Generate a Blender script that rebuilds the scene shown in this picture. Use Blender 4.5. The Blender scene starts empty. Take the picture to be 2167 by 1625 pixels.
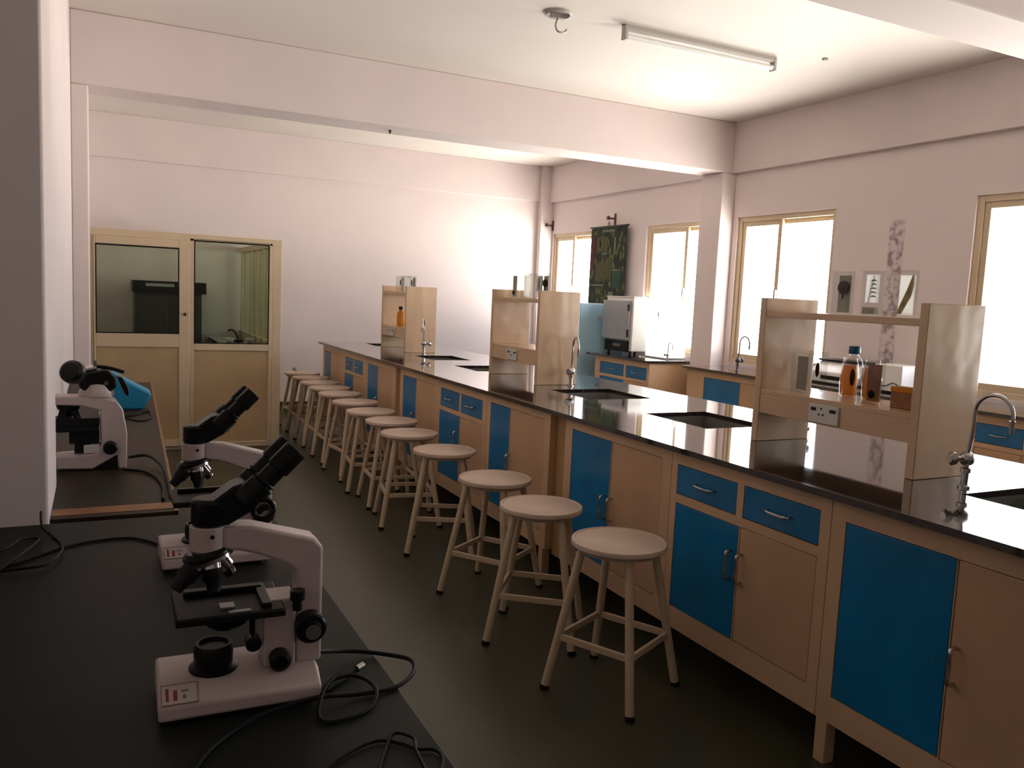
import bpy, bmesh, math, random
from mathutils import Vector, Matrix
random.seed(7)
R = math.radians
scn = bpy.context.scene
COL = scn.collection
PI = math.pi

# ------------------------------------------------------------------ camera
F_PX, YAW, PITCH, ROLL, CAM_Z = 1750.0, R(26.7), R(6.13), R(-2.6), 1.47
cd = bpy.data.cameras.new('camera')
cam = bpy.data.objects.new('camera', cd); COL.objects.link(cam); scn.camera = cam
cd.sensor_fit = 'HORIZONTAL'; cd.sensor_width = 36.0; cd.lens = F_PX / 2167.0 * 36.0
cd.clip_start = 0.05; cd.clip_end = 200
fwd = Vector((math.sin(YAW)*math.cos(PITCH), math.cos(YAW)*math.cos(PITCH), -math.sin(PITCH)))
rgt = Vector((math.cos(YAW), -math.sin(YAW), 0)); dwn = fwd.cross(rgt)
r2 = rgt*math.cos(ROLL) + dwn*math.sin(ROLL); d2 = -rgt*math.sin(ROLL) + dwn*math.cos(ROLL)
M = Matrix((r2, -d2, -fwd)).transposed().to_4x4(); M.translation = Vector((0, 0, CAM_Z))
cam.matrix_world = M

# ------------------------------------------------------------------ world, daylight, exposure
SKY = 7.5
w = bpy.data.worlds.new('sky'); scn.world = w; w.use_nodes = True
nt = w.node_tree; bg = nt.nodes['Background']
tc = nt.nodes.new('ShaderNodeTexCoord'); sx = nt.nodes.new('ShaderNodeSeparateXYZ')
rp = nt.nodes.new('ShaderNodeMixRGB'); mr = nt.nodes.new('ShaderNodeMapRange')
mr.inputs['From Min'].default_value = -0.10; mr.inputs['From Max'].default_value = 0.10
nt.links.new(tc.outputs['Generated'], sx.inputs[0]); nt.links.new(sx.outputs['Z'], mr.inputs['Value'])
nt.links.new(mr.outputs[0], rp.inputs[0]); nt.links.new(rp.outputs[0], bg.inputs['Color'])
rp.inputs[1].default_value = (2.35, 2.2, 2.0, 1)   # sunlit pale ground outside
rp.inputs[2].default_value = (0.66, 0.71, 0.79, 1)  # hazy sky
bg.inputs['Strength'].default_value = SKY
scn.view_settings.view_transform = 'Standard'; scn.view_settings.look = 'None'
scn.view_settings.gamma = 1; scn.view_settings.use_curve_mapping = False
scn.view_settings.exposure = 1.0
scn.cycles.use_denoising = True
scn.cycles.max_bounces = 10; scn.cycles.diffuse_bounces = 6; scn.cycles.transparent_max_bounces = 24
scn.cycles.sample_clamp_indirect = 6.0

# window openings in the right wall (y0, y1)
WX = 5.35
WINS = [(8.47, 9.62), (6.40+0.07, 7.54), (4.94, 6.10), (2.60, 3.735), (0.25, 1.40)]
WZ0, WZ1 = 0.93, 2.285
for i, (a, b) in enumerate(WINS):
    ld = bpy.data.lights.new('window_daylight', 'AREA'); ld.shape = 'RECTANGLE'
    ld.size = WZ1-WZ0; ld.size_y = b-a; ld.cycles.is_portal = True
    lo = bpy.data.objects.new('window_daylight', ld); COL.objects.link(lo)
    lo.location = (WX+0.24, (a+b)/2, (WZ0+WZ1)/2); lo.rotation_euler = (0, R(90), 0)

# ------------------------------------------------------------------ materials
def mat(name, col, rough=0.6, metal=0.0, noise=0.0, nscale=6.0, bump=0.0, bscale=20.0, spec=0.5, col2=None, coat=0.0):
    m = bpy.data.materials.new(name); m.use_nodes = True; n = m.node_tree; p = n.nodes['Principled BSDF']
    p.inputs['Base Color'].default_value = (*col, 1); p.inputs['Roughness'].default_value = rough
    p.inputs['Metallic'].default_value = metal; p.inputs['Specular IOR Level'].default_value = spec
    p.inputs['Coat Weight'].default_value = coat
    t = n.nodes.new('ShaderNodeTexCoord')
    if noise or col2:
        nz = n.nodes.new('ShaderNodeTexNoise'); nz.inputs['Scale'].default_value = nscale; nz.inputs['Detail'].default_value = 4
        n.links.new(t.outputs['Object'], nz.inputs['Vector'])
        cr = n.nodes.new('ShaderNodeValToRGB')
        c2 = col2 if col2 else tuple(max(0, c*(1-noise)) for c in col)
        cr.color_ramp.elements[0].color = (*c2, 1); cr.color_ramp.elements[1].color = (*col, 1)
        cr.color_ramp.elements[0].position = 0.35; cr.color_ramp.elements[1].position = 0.65
        n.links.new(nz.outputs[0], cr.inputs[0]); n.links.new(cr.outputs[0], p.inputs['Base Color'])
    if bump:
        nb = n.nodes.new('ShaderNodeTexNoise'); nb.inputs['Scale'].default_value = bscale
        n.links.new(t.outputs['Object'], nb.inputs['Vector'])
        bp = n.nodes.new('ShaderNodeBump'); bp.inputs['Strength'].default_value = bump; bp.inputs['Distance'].default_value = 0.02
        n.links.new(nb.outputs[0], bp.inputs['Height']); n.links.new(bp.outputs[0], p.inputs['Normal'])
    return m
def glassmat(name, tint=(1, 1, 1), gloss=0.08):
    m = bpy.data.materials.new(name); m.use_nodes = True; n = m.node_tree; n.nodes.remove(n.nodes['Principled BSDF'])
    out = n.nodes['Material Output']; tr = n.nodes.new('ShaderNodeBsdfTransparent'); gl = n.nodes.new('ShaderNodeBsdfGlossy')
    tr.inputs[0].default_value = (*tint, 1); gl.inputs['Roughness'].default_value = 0.02
    fr0 = n.nodes.new('ShaderNodeLayerWeight'); fr0.inputs['Blend'].default_value = 0.5
    fr = n.nodes.new('ShaderNodeMath'); fr.operation = 'POWER'; fr.inputs[1].default_value = 5; n.links.new(fr0.outputs['Facing'], fr.inputs[0])
    mt = n.nodes.new('ShaderNodeMath'); mt.operation = 'MULTIPLY_ADD'; mt.inputs[1].default_value = 0.7; mt.inputs[2].default_value = gloss
    mx = n.nodes.new('ShaderNodeMixShader'); n.links.new(fr.outputs[0], mt.inputs[0]); n.links.new(mt.outputs[0], mx.inputs[0])
    n.links.new(tr.outputs[0], mx.inputs[1]); n.links.new(gl.outputs[0], mx.inputs[2]); n.links.new(mx.outputs[0], out.inputs[0])
    return m
WALLC = (0.74, 0.652, 0.638)
m_wall = mat('lilac_plaster', WALLC, 0.75, noise=0.05, nscale=1.5)
m_ceil = mat('ceiling_paint', (0.78, 0.73, 0.68), 0.6, noise=0.04, nscale=1.2)
m_cream = mat('cream_aluminium', (0.62, 0.50, 0.34), 0.4, noise=0.06)
m_crpanel = mat('beige_door_panel', (0.50, 0.36, 0.20), 0.45, noise=0.12, nscale=3)
m_cab = mat('beige_cabinet_paint', (0.60, 0.40, 0.245), 0.38, noise=0.10, nscale=2.5)
m_cabdoor = mat('beige_cabinet_door_paint', (0.56, 0.355, 0.21), 0.36, noise=0.12, nscale=3)
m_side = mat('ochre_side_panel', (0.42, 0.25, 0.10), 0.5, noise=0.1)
m_blue = mat('blue_paint', (0.0, 0.165, 0.40), 0.3, noise=0.25, nscale=3)
m_gran = mat('dark_granite', (0.034, 0.024, 0.022), 0.06, noise=0.5, nscale=60, spec=0.5, coat=0.6)
m_rack = mat('cream_rack_laminate', (0.63, 0.44, 0.28), 0.20, noise=0.08, nscale=5, bump=0.32, bscale=4)
m_chrome = mat('chrome', (0.55, 0.53, 0.52), 0.18, metal=1.0, noise=0.1)
m_steel = mat('dull_steel', (0.33, 0.32, 0.31), 0.4, metal=0.8, noise=0.15)
m_tapgrey = mat('dull_grey_tap_metal', (0.10, 0.09, 0.10), 0.45, noise=0.1, spec=0.3)
m_basin = mat('grey_sink_stone', (0.17, 0.17, 0.145), 0.3, noise=0.15, nscale=9)
m_stool = mat('stool_seat_laminate', (0.55, 0.42, 0.33), 0.5, noise=0.08, nscale=8)
m_stleg = mat('stool_cream_enamel', (0.56, 0.43, 0.29), 0.42, noise=0.08, nscale=8)
m_rubber = mat('black_rubber', (0.006, 0.006, 0.006), 0.55, noise=0.2, spec=0.2)
m_black = mat('black_enamel', (0.008, 0.008, 0.008), 0.34, noise=0.3, nscale=12, spec=0.22)
m_blackm = mat('matt_black_stage', (0.010, 0.011, 0.010), 0.5, noise=0.3, nscale=12, spec=0.2)
m_scope = mat('white_microscope_enamel', (0.58, 0.48, 0.47), 0.35, noise=0.04, nscale=10)
m_white = mat('white_enamel', (0.80, 0.79, 0.78), 0.4, noise=0.03)
m_socket = mat('white_switch_plate', (0.62, 0.60, 0.54), 0.4, noise=0.04)
m_table = mat('dark_table_top', (0.015, 0.017, 0.013), 0.55, noise=0.25, nscale=9, spec=0.18)
m_table2 = mat('dark_brown_table_top', (0.045, 0.018, 0.008), 0.5, noise=0.4, nscale=2.2, col2=(0.020, 0.022, 0.012), spec=0.15)  # olive tone puts green reflections into the colour of the top
m_wood = mat('brown_table_lipping', (0.26, 0.10, 0.02), 0.45, noise=0.3, nscale=14)
m_skirt = mat('green_grey_skirting_tile', (0.10, 0.14, 0.06), 0.25, noise=0.2)
m_skirttop = mat('brown_skirting_edge', (0.12, 0.07, 0.05), 0.5, noise=0.2)
m_glass = glassmat('clear_glass')
m_cabglass = glassmat('green_tinted_glass', (0.80, 0.86, 0.78), 0.03)
m_jar = glassmat('jar_glass', (0.95, 0.955, 0.95), 0.02)
m_ply = mat('grey_specimen_card', (0.34, 0.32, 0.27), 0.6, noise=0.08)
m_brown = mat('dark_brown_specimen', (0.03, 0.010, 0.004), 0.7, noise=0.4, nscale=40, spec=0.1)
m_olive = mat('yellow_brown_leaf', (0.35, 0.24, 0.04), 0.6, noise=0.5, nscale=30)
m_bone = mat('pale_bone', (0.75, 0.70, 0.66), 0.6, noise=0.1, nscale=20)
m_orange = mat('amber_liquid', (0.75, 0.28, 0.02), 0.15, noise=0.5, nscale=25, col2=(0.35, 0.10, 0.01))
m_amberw = mat('brown_wooden_block', (0.30, 0.12, 0.025), 0.45, noise=0.4, nscale=18)
m_capblue = mat('blue_bottle_cap', (0.0, 0.10, 0.24), 0.35, noise=0.1)
m_tube = mat('fluorescent_tube_glass', (0.85, 0.85, 0.82), 0.25, noise=0.02)
m_batten = mat('batten_grey_enamel', (0.45, 0.42, 0.38), 0.45, noise=0.05)
m_bluecover = mat('sky_blue_vinyl', (0.01, 0.28, 0.50), 0.45, noise=0.2, nscale=8)
m_fridge = mat('pale_blue_enamel', (0.40, 0.66, 0.84), 0.35, noise=0.06)
m_greyen = mat('grey_blue_enamel', (0.36, 0.37, 0.40), 0.35, noise=0.06)
m_bronze = mat('dark_brown_bracket_paint', (0.08, 0.03, 0.03), 0.5, noise=0.2)
m_darkcab = mat('blackish_cabinet', (0.022, 0.022, 0.016), 0.45, noise=0.4, nscale=5)
m_red = mat('red_print', (0.30, 0.04, 0.05), 0.5, noise=0.1)
m_greyp = mat('grey_print', (0.16, 0.14, 0.14), 0.5, noise=0.1)
m_scuff = mat('scuffed_plaster', (0.30, 0.24, 0.25), 0.8, noise=0.4, nscale=30)

def translucent(name, col, f=0.6):
    m = bpy.data.materials.new(name); m.use_nodes = True; n = m.node_tree; p = n.nodes['Principled BSDF']
    p.inputs['Base Color'].default_value = (*col, 1); p.inputs['Roughness'].default_value = 0.25
    t = n.nodes.new('ShaderNodeBsdfTranslucent'); t.inputs[0].default_value = (*col, 1)
    mx = n.nodes.new('ShaderNodeMixShader'); mx.inputs[0].default_value = f
    n.links.new(p.outputs[0], mx.inputs[1]); n.links.new(t.outputs[0], mx.inputs[2]); n.links.new(mx.outputs[0], n.nodes['Material Output'].inputs[0]); return m
m_orange = translucent('amber_liquid', (0.72, 0.36, 0.05), 0.6)
m_translucent0 = translucent('translucent_white', (0.92, 0.92, 0.90), 0.75)
m_translucent = m_translucent0
def floor_material():
    m = bpy.data.materials.new('dull_floor_tiles'); m.use_nodes = True; n = m.node_tree; p = n.nodes['Principled BSDF']
    t = n.nodes.new('ShaderNodeTexCoord'); br = n.nodes.new('ShaderNodeTexBrick')
    br.offset = 0.0; br.inputs['Scale'].default_value = 1.0; br.inputs['Brick Width'].default_value = 0.6; br.inputs['Row Height'].default_value = 0.6
    br.inputs['Mortar Size'].default_value = 0.003; br.inputs['Color1'].default_value = (0.052, 0.052, 0.028, 1)
    br.inputs['Color2'].default_value = (0.046, 0.047, 0.027, 1); br.inputs['Mortar'].default_value = (0.04, 0.035, 0.026, 1)
    n.links.new(t.outputs['Object'], br.inputs['Vector'])
    nz = n.nodes.new('ShaderNodeTexNoise'); nz.inputs['Scale'].default_value = 3; n.links.new(t.outputs['Object'], nz.inputs['Vector'])
    mx = n.nodes.new('ShaderNodeMixRGB'); mx.blend_type = 'MULTIPLY'; mx.inputs[0].default_value = 0.3
    n.links.new(br.outputs[0], mx.inputs[1]); n.links.new(nz.outputs[0], mx.inputs[2]); n.links.new(mx.outputs[0], p.inputs['Base Color'])
    p.inputs['Roughness'].default_value = 0.36; p.inputs['Specular IOR Level'].default_value = 0.35
    return m
m_floor = floor_material()

def right_wall_material():
    # plaster with one patch of bare, blistered plaster between the windows
    m = bpy.data.materials.new('lilac_plaster_with_blistered_patch'); m.use_nodes = True; n = m.node_tree; p = n.nodes['Principled BSDF']
    p.inputs['Roughness'].default_value = 0.75
    t = n.nodes.new('ShaderNodeTexCoord'); s = n.nodes.new('ShaderNodeSeparateXYZ'); n.links.new(t.outputs['Object'], s.inputs[0])
    def band(sock, lo, hi, soft):
        a = n.nodes.new('ShaderNodeMapRange'); a.inputs['From Min'].default_value = lo-soft; a.inputs['From Max'].default_value = lo
        b = n.nodes.new('ShaderNodeMapRange'); b.inputs['From Min'].default_value = hi; b.inputs['From Max'].default_value = hi+soft
        b.inputs['To Min'].default_value = 1; b.inputs['To Max'].default_value = 0
        n.links.new(sock, a.inputs['Value']); n.links.new(sock, b.inputs['Value'])
        mu = n.nodes.new('ShaderNodeMath'); mu.operation = 'MULTIPLY'; n.links.new(a.outputs[0], mu.inputs[0]); n.links.new(b.outputs[0], mu.inputs[1]); return mu
    by = band(s.outputs['Y'], 4.29, 4.40, 0.02); bz = band(s.outputs['Z'], 1.05, 2.12, 0.05)
    mm = n.nodes.new('ShaderNodeMath'); mm.operation = 'MULTIPLY'; n.links.new(by.outputs[0], mm.inputs[0]); n.links.new(bz.outputs[0], mm.inputs[1])
    nz = n.nodes.new('ShaderNodeTexNoise'); nz.inputs['Scale'].default_value = 22; nz.inputs['Detail'].default_value = 5
    n.links.new(t.outputs['Object'], nz.inputs['Vector'])
    cr = n.nodes.new('ShaderNodeValToRGB'); cr.color_ramp.elements[0].position = 0.38; cr.color_ramp.elements[1].position = 0.56
    cr.color_ramp.elements[0].color = (0.30, 0.23, 0.25, 1); cr.color_ramp.elements[1].color = (0.68, 0.58, 0.58, 1)
    n.links.new(nz.outputs[0], cr.inputs[0])
    mx = n.nodes.new('ShaderNodeMixRGB'); n.links.new(mm.outputs[0], mx.inputs[0]); mx.inputs[1].default_value = (*WALLC, 1)
    n.links.new(cr.outputs[0], mx.inputs[2]); n.links.new(mx.outputs[0], p.inputs['Base Color'])
    return m
m_wallR = right_wall_material()

def chart_material():
    m = bpy.data.materials.new('green_printed_chart'); m.use_nodes = True; n = m.node_tree; p = n.nodes['Principled BSDF']
    p.inputs['Roughness'].default_value = 0.5; p.inputs['Specular IOR Level'].default_value = 0.1
    t = n.nodes.new('ShaderNodeTexCoord'); mp = n.nodes.new('ShaderNodeMapping'); mp.inputs['Scale'].default_value = (1, 14, 7)
    n.links.new(t.outputs['Object'], mp.inputs[0])
    v = n.nodes.new('ShaderNodeTexVoronoi'); v.inputs['Scale'].default_value = 1.3; n.links.new(mp.outputs[0], v.inputs['Vector'])
    cr = n.nodes.new('ShaderNodeValToRGB'); e = cr.color_ramp.elements
    e[0].position = 0.15; e[0].color = (0.10, 0.15, 0.03, 1); e[1].position = 0.75; e[1].color = (0.008, 0.012, 0.007, 1)
    x = e.new(0.4); x.color = (0.022, 0.035, 0.012, 1)
    n.links.new(v.outputs['Distance'], cr.inputs[0]); n.links.new(cr.outputs[0], p.inputs['Base Color'])
    return m
m_chart = chart_material()
m_chartred = mat('red_brown_chart_print', (0.09, 0.012, 0.006), 0.4, spec=0.1, noise=0.6, nscale=25)
m_chartgreen = mat('green_chart_print', (0.018, 0.075, 0.032), 0.4, spec=0.1, noise=0.6, nscale=30)
m_chartpale = mat('pale_chart_print', (0.17, 0.19, 0.13), 0.4, spec=0.1, noise=0.4, nscale=30)
m_chartyel = mat('olive_chart_print', (0.075, 0.08, 0.016), 0.4, spec=0.1, noise=0.6, nscale=30)

# ------------------------------------------------------------------ mesh helpers
class MB:
    def __init__(s): s.bm = bmesh.new()
    def _x(s, vs, T):
        if T is not None:
            for v in vs: v.co = T @ v.co
        return s
    def box(s, x0, x1, y0, y1, z0, z1, T=None):
        c = [(x0,y0,z0),(x1,y0,z0),(x1,y1,z0),(x0,y1,z0),(x0,y0,z1),(x1,y0,z1),(x1,y1,z1),(x0,y1,z1)]
        v = [s.bm.verts.new(p) for p in c]
        for f in ((0,3,2,1),(4,5,6,7),(0,1,5,4),(1,2,6,5),(2,3,7,6),(3,0,4,7)): s.bm.faces.new([v[i] for i in f])
        return s._x(v, T)
    def prism(s, poly, axis, a, b, T=None):
        # poly = 2D points; extruded along axis from a to b
        def P(p, t):
            if axis == 'y': return (p[0], t, p[1])
            if axis == 'x': return (t, p[0], p[1])
            return (p[0], p[1], t)
        va = [s.bm.verts.new(P(p, a)) for p in poly]; vb = [s.bm.verts.new(P(p, b)) for p in poly]
        s.bm.faces.new(va); s.bm.faces.new(vb[::-1]); n = len(poly)
        for i in range(n): s.bm.faces.new([va[i], vb[i], vb[(i+1)%n], va[(i+1)%n]])
        return s._x(va+vb, T)
    def frame(s, x, y0, y1, z0, z1, wd, d):
        # rectangular ring in the YZ plane, from x to x+d
        s.box(x, x+d, y0, y0+wd, z0, z1); s.box(x, x+d, y1-wd, y1, z0, z1)
        s.box(x, x+d, y0+wd, y1-wd, z0, z0+wd); s.box(x, x+d, y0+wd, y1-wd, z1-wd, z1); return s
    def lathe(s, prof, c=(0,0,0), axis=(0,0,1), n=24, T=None, cap=True):
        ax = Vector(axis).normalized(); u = ax.orthogonal().normalized(); v = ax.cross(u); c = Vector(c); rings = []; allv = []
        for r, h in prof:
            ring = [s.bm.verts.new(c + ax*h + (u*math.cos(2*PI*i/n) + v*math.sin(2*PI*i/n))*max(r, 1e-4)) for i in range(n)]
            rings.append(ring); allv += ring
        for a, b in zip(rings, rings[1:]):
            for i in range(n): s.bm.faces.new([a[i], a[(i+1)%n], b[(i+1)%n], b[i]])
        if cap: s.bm.faces.new(rings[0][::-1]); s.bm.faces.new(rings[-1])
        return s._x(allv, T)
    def cyl(s, p0, p1, r0, r1=None, n=20, T=None):
        p0, p1 = Vector(p0), Vector(p1); r1 = r0 if r1 is None else r1
        return s.lathe([(r0, 0), (r1, (p1-p0).length)], p0, p1-p0, n, T)
    def tube(s, pts, r, n=10, smooth=6, T=None):
        P = [Vector(p) for p in pts]
        if smooth and len(P) > 2:
            Q = []
            for i in range(len(P)-1):
                a, b, c, d = P[max(i-1,0)], P[i], P[i+1], P[min(i+2, len(P)-1)]
                for k in range(smooth):
                    t = k/smooth
                    Q.append(0.5*((2*b)+(-a+c)*t+(2*a-5*b+4*c-d)*t*t+(-a+3*b-3*c+d)*t**3))
            Q.append(P[-1]); P = Q
        rings = []; allv = []; up = None
        for i, p in enumerate(P):
            t = (P[min(i+1, len(P)-1)] - P[max(i-1, 0)]).normalized()
            if up is None: up = t.orthogonal().normalized()
            up = (up - t*up.dot(t)).normalized(); v = t.cross(up)
            ring = [s.bm.verts.new(p + (up*math.cos(2*PI*k/n)+v*math.sin(2*PI*k/n))*r) for k in range(n)]
            rings.append(ring); allv += ring
        for a, b in zip(rings, rings[1:]):
            for i in range(n): s.bm.faces.new([a[i], a[(i+1)%n], b[(i+1)%n], b[i]])
        s.bm.faces.new(rings[0][::-1]); s.bm.faces.new(rings[-1])
        return s._x(allv, T)
    def ball(s, c, r, sc=(1,1,1), T=None):
        d = bmesh.ops.create_icosphere(s.bm, subdivisions=3, radius=r)['verts']
        for v in d: v.co = Vector((v.co.x*sc[0], v.co.y*sc[1], v.co.z*sc[2])) + Vector(c)
        return s._x(d, T)
    def build(s, name, m, parent=None, bevel=0.0, smooth=True, seg=2):
        bmesh.ops.recalc_face_normals(s.bm, faces=s.bm.faces)
        me = bpy.data.meshes.new(name); s.bm.to_mesh(me); s.bm.free()
        o = bpy.data.objects.new(name, me); COL.objects.link(o); me.materials.append(m)
        if smooth:
            for p in me.polygons: p.use_smooth = True
            try: me.set_sharp_from_angle(angle=R(35))
            except Exception: pass
        if bevel:
            b = o.modifiers.new('bevel', 'BEVEL'); b.width = bevel; b.segments = seg; b.limit_method = 'ANGLE'; b.angle_limit = R(40)
        if parent: o.parent = parent
        return o
def tag(o, label, cat, group=None):
    o['label'] = label; o['category'] = cat
    if group: o['group'] = group
    return o
def thing(name, label, cat, loc=(0,0,0), rz=0.0, group=None):
    o = bpy.data.objects.new(name, None); COL.objects.link(o); o.location = loc; o.rotation_euler = (0,0,rz); o.empty_display_size = 0.1
    return tag(o, label, cat, group)
def struct(o): o['kind'] = 'structure'; return o
def kids(o): return [c for c in bpy.data.objects if c.parent == o]
def dup(o, parent=None):
    c = o.copy(); COL.objects.link(c); c.parent = parent
    for k in kids(o): dup(k, c)
    return c

# ------------------------------------------------------------------ room shell
H, ZB = 3.15, 2.69          # ceiling and beam soffit heights
YF = 9.75                   # far wall
XL = -0.15                  # left wall of the far bays
YN = -4.0; XN = -2.4        # near end of the room, behind the camera
struct(MB().box(XN-0.2, WX+0.25, YN-0.2, YF+0.2, -0.1, 0).build('floor', m_floor))
struct(MB().box(XN-0.2, WX+0.25, YN-0.2, YF+0.2, H, H+0.12).build('ceiling', m_ceil))
struct(MB().box(XL, WX+0.25, YF, YF+0.2, 0, H).build('wall_far', m_wall))
o = MB().box(XN-0.2, -0.113, 2.28, 2.70, 0, H).box(XL-0.6, XL, 2.70, YF, 0, H).box(XL, -0.05, 6.16, 6.47, 0, ZB)
struct(o.build('wall_left', m_wall, bevel=0.008))
struct(MB().box(XN-0.2, XN, YN, 2.28, 0, H).box(XN-0.2, WX+0.25, YN-0.2, YN, 0, H).build('wall_near', m_wall))
wr = MB()
ys = [YN] + [v for ab in sorted(WINS) for v in ab] + [YF]
for i in range(0, len(ys), 2): wr.box(WX, WX+0.25, ys[i], ys[i+1], WZ0, WZ1)
wr.box(WX, WX+0.25, YN, YF, 0, WZ0).box(WX, WX+0.25, YN, YF, WZ1, H)
struct(wr.build('wall_right', m_wallR, smooth=False))
struct(MB().box(5.19, WX, 6.165, 6.465, 0, ZB).build('wall_pillar', m_wall, bevel=0.008))
struct(MB().box(5.17, WX, 9.66, YF, 0, H).build('wall_corner_pillar', m_wall, bevel=0.006))
struct(MB().box(XL, 5.30, 6.16, 6.47, ZB, H).build('trim_1', m_wall, bevel=0.008))       # cross beam
struct(MB().box(XN, 5.30, 2.28, 2.59, ZB, H).build('trim_2', m_wall, bevel=0.008))       # cross beam near the camera
struct(MB().box(5.30, WX, YN, 9.66, ZB, H).build('trim_3', m_wall, bevel=0.006))        # beam over the windows
struct(MB().box(XL, 5.17, 9.72, YF, ZB+0.01, H).build('trim_4', m_wall, bevel=0.004))   # beam on the far wall
bs = struct(MB().box(1.5, 5.17, 9.735, YF, 0, 0.10).build('baseboard_far', m_skirt))
MB().box(1.5, 5.17, 9.728, YF, 0.10, 0.115).build('skirting_cap', m_skirttop, bs)

# windows
def window(i, y0, y1, mull):
    root = struct(bpy.data.objects.new('window_%d' % i, None)); COL.objects.link(root)
    x = WX+0.02
    MB().frame(x, y0, y1, WZ0, WZ1, 0.045, 0.09).build('window_frame', m_cream, root, bevel=0.003)
    # narrow sliding sash on the far side of the mullion and a wide one on the near side
    s1 = MB().frame(x+0.012, mull, y1-0.045, WZ0+0.045, WZ1-0.045, 0.045, 0.03).build('sash', m_cream, root, bevel=0.003)
    MB().box(x+0.024, x+0.030, mull+0.045, y1-0.09, WZ0+0.09, WZ1-0.09).build('pane', m_glass, s1, smooth=False)
    s2 = MB().frame(x+0.048, y0+0.045, mull+0.045, WZ0+0.045, WZ1-0.045, 0.038, 0.03).build('sash', m_cream, root, bevel=0.003)
    MB().box(x+0.060, x+0.066, y0+0.083, mull+0.007, WZ0+0.083, WZ1-0.083).build('pane', m_glass, s2, smooth=False)
    MB().box(x-0.012, x+0.012, mull+0.004, mull+0.024, 1.52, 1.62).build('latch', m_steel, s1, bevel=0.002)
window(1, *WINS[0], 9.12); window(2, *WINS[1], 6.86); window(3, *WINS[2], 5.56); window(4, *WINS[3], 3.10)
window(5, *WINS[4], 0.8)

# ------------------------------------------------------------------ aluminium cabin in the far left corner
YC = 7.65
cabin = struct(bpy.data.objects.new('wall_partition', None)); COL.objects.link(cabin)
MB().box(XL, 1.48, YC, YC+0.05, 1.805, 1.865).box(XL, -0.035, YC, YC+0.05, 0, 1.805).box(1.40, 1.48, YC, YC+0.05, 0, 1.805)\
    .box(XL, 1.48, YC, YC+0.05, 0, 0.03).build('partition_frame', m_cream, cabin, bevel=0.004)
sf = MB().box(1.42, 1.47, YC+0.05, YF, 1.80, 1.86).box(1.42, 1.47, YC+0.05, YF, 0.88, 0.94).box(1.42, 1.47, YC+0.05, YF, 0, 0.06)
for y in (8.28, 8.62, 8.98, 9.60): sf.box(1.42, 1.47, y, y+0.05, 0, 1.80)
sf.build('side_frame', m_cream, cabin, bevel=0.004)
MB().box(1.442, 1.448, YC+0.05, YF, 0.94, 1.80).build('side_glass', m_cabglass, cabin, smooth=False)
MB().box(1.435, 1.455, YC+0.05, YF, 0.06, 0.88).build('side_panel', m_crpanel, cabin)
def leaf(i, x0, x1, y, sl, sr, zt, zg, zr0, zb):
    d = struct(bpy.data.objects.new('door_%d' % i, None)); COL.objects.link(d)
    MB().box(x0, x0+sl, y, y+0.04, 0.03, zt).box(x1-sr, x1, y, y+0.04, 0.03, zt).box(x0+sl, x1-sr, y, y+0.04, zg, zt)\
        .box(x0+sl, x1-sr, y, y+0.04, zr0-0.115 if i == 1 else zr0-0.06, zr0).box(x0+sl, x1-sr, y, y+0.04, 0.03, zb).build('door_frame', m_cream, d, bevel=0.004)
    MB().box(x0+sl, x1-sr, y+0.017, y+0.023, zr0, zg).build('pane', m_cabglass, d, smooth=False)
    MB().box(x0+sl, x1-sr, y+0.014, y+0.028, zb, zr0-0.05).build('lower_panel', m_crpanel, d)
    g = MB(); gx0, gx1 = x0+sl, x1-sr
    for a, b, c, e in ((gx0, gx1, zg-0.012, zg), (gx0, gx1, zr0, zr0+0.008), (gx0, gx0+0.008, zr0, zg), (gx1-0.008, gx1, zr0, zg)): g.box(a, b, y-0.001, y+0.012, c, e)
    g.build('glazing_bead', m_rubber, d)
    return d
d1 = leaf(1, -0.035, 0.705, YC-0.02, 0.015, 0.087, 1.805, 1.74, 1.008, 0.09)
MB().lathe([(0.014, 0), (0.014, 0.012), (0.008, 0.02)], (0.665, YC-0.02, 1.18), (0, -1, 0), 16).build('lock', m_bronze, d1)
d2 = leaf(2, 0.705, 1.40, YC, 0.035, 0.03, 1.83, 1.818, 0.928, 0.05)

# things inside the cabin
t = thing('storage_cabinet', 'blackish upright cabinet seen through the left cabin door glass', 'cabinet', (0.65, 9.45, 0))
MB().box(-0.32, 0.32, -0.22, 0.28, 0.05, 1.33).build('body', m_darkcab, t, bevel=0.006)
MB().box(-0.34, 0.36, -0.25, 0.28, 1.33, 1.45).build('header', m_black, t, bevel=0.006)
MB().box(-0.22, 0.05, -0.256, -0.25, 1.395, 1.425).build('name_strip', m_greyen, t)
for k in range(2): MB().box(-0.30+0.31*k, -0.01+0.31*k, -0.235, -0.22, 0.10, 1.30).build('door', m_darkcab, t, bevel=0.004)
MB().box(-0.33, 0.33, -0.20, 0.26, 0, 0.05).build('plinth', m_black, t)
t = thing('cabin_counter', 'dark narrow counter along the glazed side inside the cabin', 'counter', (1.22, 8.95, 0))
MB().box(-0.19, 0.19, -0.7, 0.7, 0.86, 0.89).build('top', m_gran, t)
MB().box(-0.17, 0.17, -0.68, 0.68, 0, 0.86).build('body', m_cab, t)
for nm, lb, x, y in (('white_bowl', 'small white bowl on the cabin counter, left of the two', 1.14, 8.42), ('white_bowl', 'small white bowl on the cabin counter, right beside the side glass', 1.33, 8.42)):
    tag(MB().lathe([(0.018, 0), (0.035, 0.012), (0.045, 0.04), (0.041, 0.04), (0.03, 0.014), (0.001, 0.01)], (x, y, 0.89), (0, 0, 1), 20).build('bowl', m_white), lb, 'bowl')
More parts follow.
